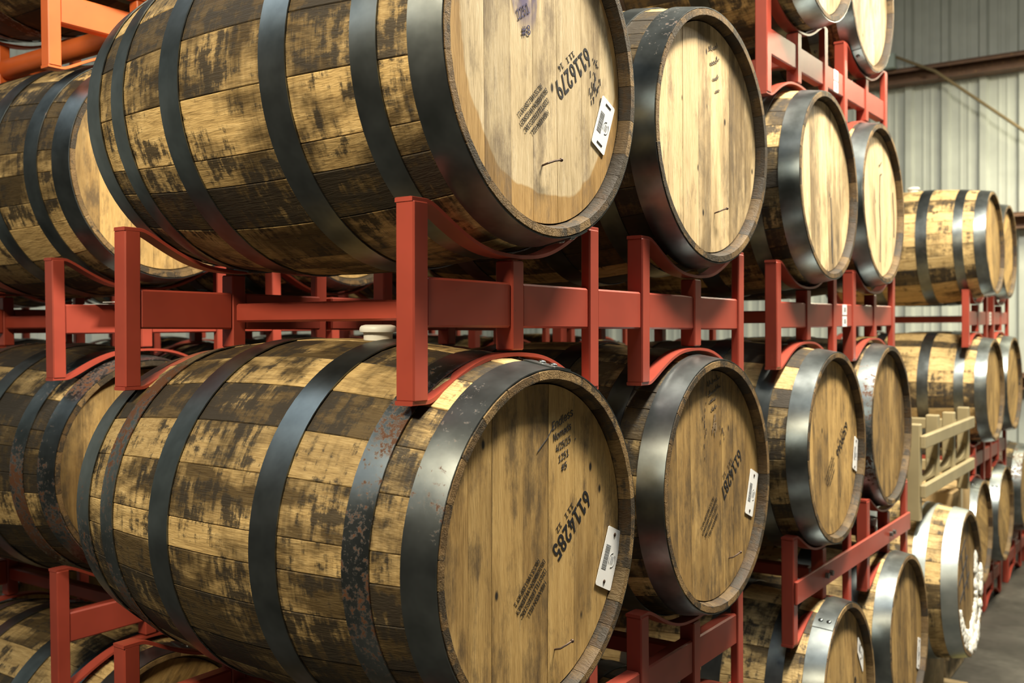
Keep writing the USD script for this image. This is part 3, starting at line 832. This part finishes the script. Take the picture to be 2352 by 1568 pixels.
def rack(label, x, y, z, mat=RED, style="plain", tilt=0.0, yaw=0.0, name="barrel_rack", group=None):
    m = T(x, y, z - TOPZ / 2 + H) @ trimesh.transformations.rotation_matrix(tilt, [1, 0, 0]) @ trimesh.transformations.rotation_matrix(yaw, [0, 0, 1])
    r = thing(name, label, "barrel rack", m, group)
    rack_geometry(r, mat, style)
    return r


def rack_copy(src, label, x, y, z, tilt=0.0, yaw=0.0, group=None, instance=True):
    m = T(x, y, z - TOPZ / 2 + H) @ trimesh.transformations.rotation_matrix(tilt, [1, 0, 0]) @ trimesh.transformations.rotation_matrix(yaw, [0, 0, 1])
    return dup(src, m, label, group, instance)


def stickers(r, mats=(WHITE, WHITE)):
    for z0, mt in ((TOPZ / 2 + 0.002, mats[0]), (TOPZ / 2 - 0.036, mats[1])):
        s = obj("sticker", bx((0.0012, 0.046, 0.034), (XF - 0.003 + 0.0008, 0.0, z0 + 0.017)), mt, r, False, label="white paper sticker")
        obj("sticker_print", bx((0.0006, 0.020, 0.014), (XF - 0.003 + 0.0017, 0.002, z0 + 0.018)), GREY, s, False)


XA = -0.885 - L / 2
rA = rack("red steel barrel rack in the foreground between the upper and lower barrels", XA, 1.722, 0.028, tilt=-0.012)
rack_copy(rA, "red barrel rack at the bottom under the foreground barrels", XA, 1.712, -0.7475)
rack_copy(rA, "red barrel rack on the floor below the foreground stack", XA, 1.712, -1.535, group="floor racks out of view")
XB = -0.930 - L / 2
rB = rack_copy(rA, "red barrel rack of the second stack with two white stickers on its middle rail", XB, 3.31, 0.022, instance=False)
stickers(rB)
rBt = rack_copy(rA, "upper red barrel rack of the second stack, stickered, just below the topmost barrels", XB - 0.03, 3.32, 0.7955, instance=False)
stickers(rBt)
rBb = rack("red barrel rack with a bolted front rail above the bottom-row barrels", XB + 0.045, 3.31, -0.749, style="bolted")
rack_copy(rA, "red barrel rack on the floor under the second stack", XB + 0.03, 3.31, -1.535, group="floor racks out of view")
XC = -1.01 - L / 2
rC = rack_copy(rA, "far red barrel rack between the side-on barrels by the metal wall", XC, 6.34, 0.016, instance=False)
stickers(rC)
rack_copy(rA, "far red barrel rack above the bottom barrels, behind the tan rack", XC, 6.26, -0.763)
rack_copy(rA, "far red barrel rack standing on the floor at right", XC - 0.02, 6.205, -1.535)
rack_copy(rA, "red floor rack at the right frame edge under the last barrel", XC - 0.02, 7.70, -1.535)
XL = -2.29 - L / 2
rL = rack_copy(rA, "red barrel rack of the back row, left of the foreground post", XL, 1.983, 0.022)
rLt = rack("bright orange barrel rack at top left with a round cross tube", XL, 1.983, 0.800, mat=ORANGE, style="pipe")
rack_copy(rA, "dim red barrel rack at bottom left in the back row", XL, 1.983, -0.7565)
rack_copy(rA, "red floor rack at the bottom of the back row", XL, 1.983, -1.535, group="floor racks out of view")
for z, nm in ((0.800, "top"), (0.022, "middle"), (-0.753, "lower"), (-1.535, "floor-level")):
    rack_copy(rA, nm + " red barrel rack of the back row behind the second stack", XL, 3.705, z, group="racks glimpsed behind the second stack")
for z, nm in ((0.022, "upper"), (-0.753, "lower"), (-1.535, "floor-level")):
    for y, w_ in ((2.655, "nearer"), (4.355, "farther")):
        rack_copy(rA, nm + " " + w_ + " red barrel rack of the third row glimpsed through the gaps", -3.85 - L / 2, y, z, group="racks of the third row")
rT = thing("tan_barrel_rack", "empty tan barrel rack standing on the galvanized-hooped barrel", "barrel rack", T(-1.285, 4.615, H - 0.790))
for sx in (1, -1):
    for k in range(4):
        y = -0.465 + 0.31 * k
        outer = k in (0, 3)
        z0, z1 = (0.0, 0.385) if outer else (0.10, 0.385 + 0.012 * (k == 1))
        obj("post", bx((0.05, 0.042, z1 - z0), (sx * 0.30, y, (z0 + z1) / 2), 0.004), TAN, rT)
    for z in (0.120, 0.315):
        obj("rail", bx((0.022, 0.972, 0.052), (sx * 0.336, 0, z), 0.004), TAN, rT)
    for k in (0, 1, 2):
        y = -0.31 + 0.31 * k
        blk = Polygon([(-0.13, 0.0)] + [(0.13 * math.cos(t), 0.012 + 0.055 * (1 - math.sin(t))) for t in np.linspace(PI, 0, 9)] + [(0.13, 0.0)])
        m = trimesh.creation.extrude_polygon(blk, 0.03, engine="earcut")
        m.apply_transform(np.array([[0, 0, 1, 0], [1, 0, 0, 0], [0, 1, 0, 0], [0, 0, 0, 1.0]]))
        m.apply_translation((sx * 0.30 - 0.015, y, 0.145))
        obj("cradle_block", m, TAN, rT, 30)
for y in (-0.465, 0.465):
    for z in (0.10, 0.30):
        obj("cross_beam", bx((0.55, 0.03, 0.05), (0, y, z), 0.004), TAN, rT)

# ------------------------------------------------------------------ small things
bxm = thing("cardboard_box", "brown cardboard box under the tan rack", "box", T(-1.325, 5.12, 0.14))
obj("carton", bx((0.65, 0.40, 0.76), (0, 0, 0.38), 0.006), CARD, bxm)
obj("packing_tape", bx((0.652, 0.05, 0.12), (0, 0, 0.7015)), plain("packing_tape", (0.58, 0.44, 0.24), 0.3), bxm, False)
pal = thing("wood_pallet", "low wooden pallet under the cardboard box", "pallet", T(-1.325, 5.12, 0.0))
for i in range(4):
    obj("plank", bx((0.62, 0.085, 0.018), (0, -0.165 + 0.11 * i, 0.127), 0.002), PALLET, pal, tone=(0.5, i * 2.0, 0.4))
for i in range(3):
    obj("bearer", bx((0.07, 0.42, 0.116), (-0.26 + 0.26 * i, 0, 0.059), 0.003), PALLET, pal, tone=(0.4, i + 9.0, 0.5))
cr = thing("barrel_cradle", "wooden cradle on the floor under the galvanized-hooped barrel", "cradle", T(-1.29, 4.395, 0.0))
for s in (-1, 1):
    blk = Polygon([(-0.30, 0.0), (0.30, 0.0), (0.30, 0.40), (0.22, 0.44)] + [(0.362 * math.sin(t), 0.645 - 0.362 * math.cos(t)) for t in np.linspace(0.6, -0.6, 13)] + [(-0.22, 0.44), (-0.30, 0.40)])
    m = trimesh.creation.extrude_polygon(blk.buffer(0), 0.06, engine="earcut")
    m.apply_transform(np.array([[0, 0, 1, 0], [1, 0, 0, 0], [0, 1, 0, 0], [0, 0, 0, 1.0]]))
    m.apply_translation((s * 0.27 - 0.03, 0, 0.0))
    obj("cradle_end", m, PALLET, cr, 30, tone=(0.3, 4.0 + s, 0.6))
for s in (-1, 1):
    obj("cradle_runner", bx((0.62, 0.06, 0.09), (0.08, s * 0.33, 0.045), 0.004), PALLET, cr, tone=(0.45, 7.0 + s, 0.3))
wd = thing("yellow_wedge", "yellow wedge on the floor at the foot of the wooden cradle", "wedge", T(-0.90, 4.52, 0.09))
wp = trimesh.creation.extrude_polygon(Polygon([(0, 0), (0.16, 0), (0.16, 0.02), (0, 0.09)]), 0.07, engine="earcut")
wp.apply_transform(trimesh.transformations.rotation_matrix(PI / 2, [1, 0, 0]))
wp.apply_translation((-0.05, 0.10, -0.09))
obj("wedge_block", wp, YELLOW, wd, False)
cup = thing("plastic_cup", "pale blue plastic cup standing on the bottom-row barrel", "cup", T(-1.05, 3.70, 0.89))
prof = [(0, 0), (0.032, 0), (0.042, 0.085), (0.045, 0.088), (0.042, 0.090), (0.039, 0.086), (0.029, 0.006), (0, 0.006)]
obj("cup_wall", trimesh.creation.revolve(np.array(prof), sections=28), PLASTIC, cup, 40)
pp = thing("paper_scrap", "white paper scrap poking out over the back-row rack rail", "paper", T(-2.385, 1.53, 1.7502))
v = np.array([(0, 0, 0), (0.09, 0.01, 0.03), (0.10, 0.05, 0.035), (0.01, 0.05, 0.004)])
obj("sheet", cat(bx((0.07, 0.10, 0.0014), (0.0, 0, 0.0008)), bx((0.05, 0.07, 0.0014), (0.045, 0.006, 0.006))), WHITE, pp, False)
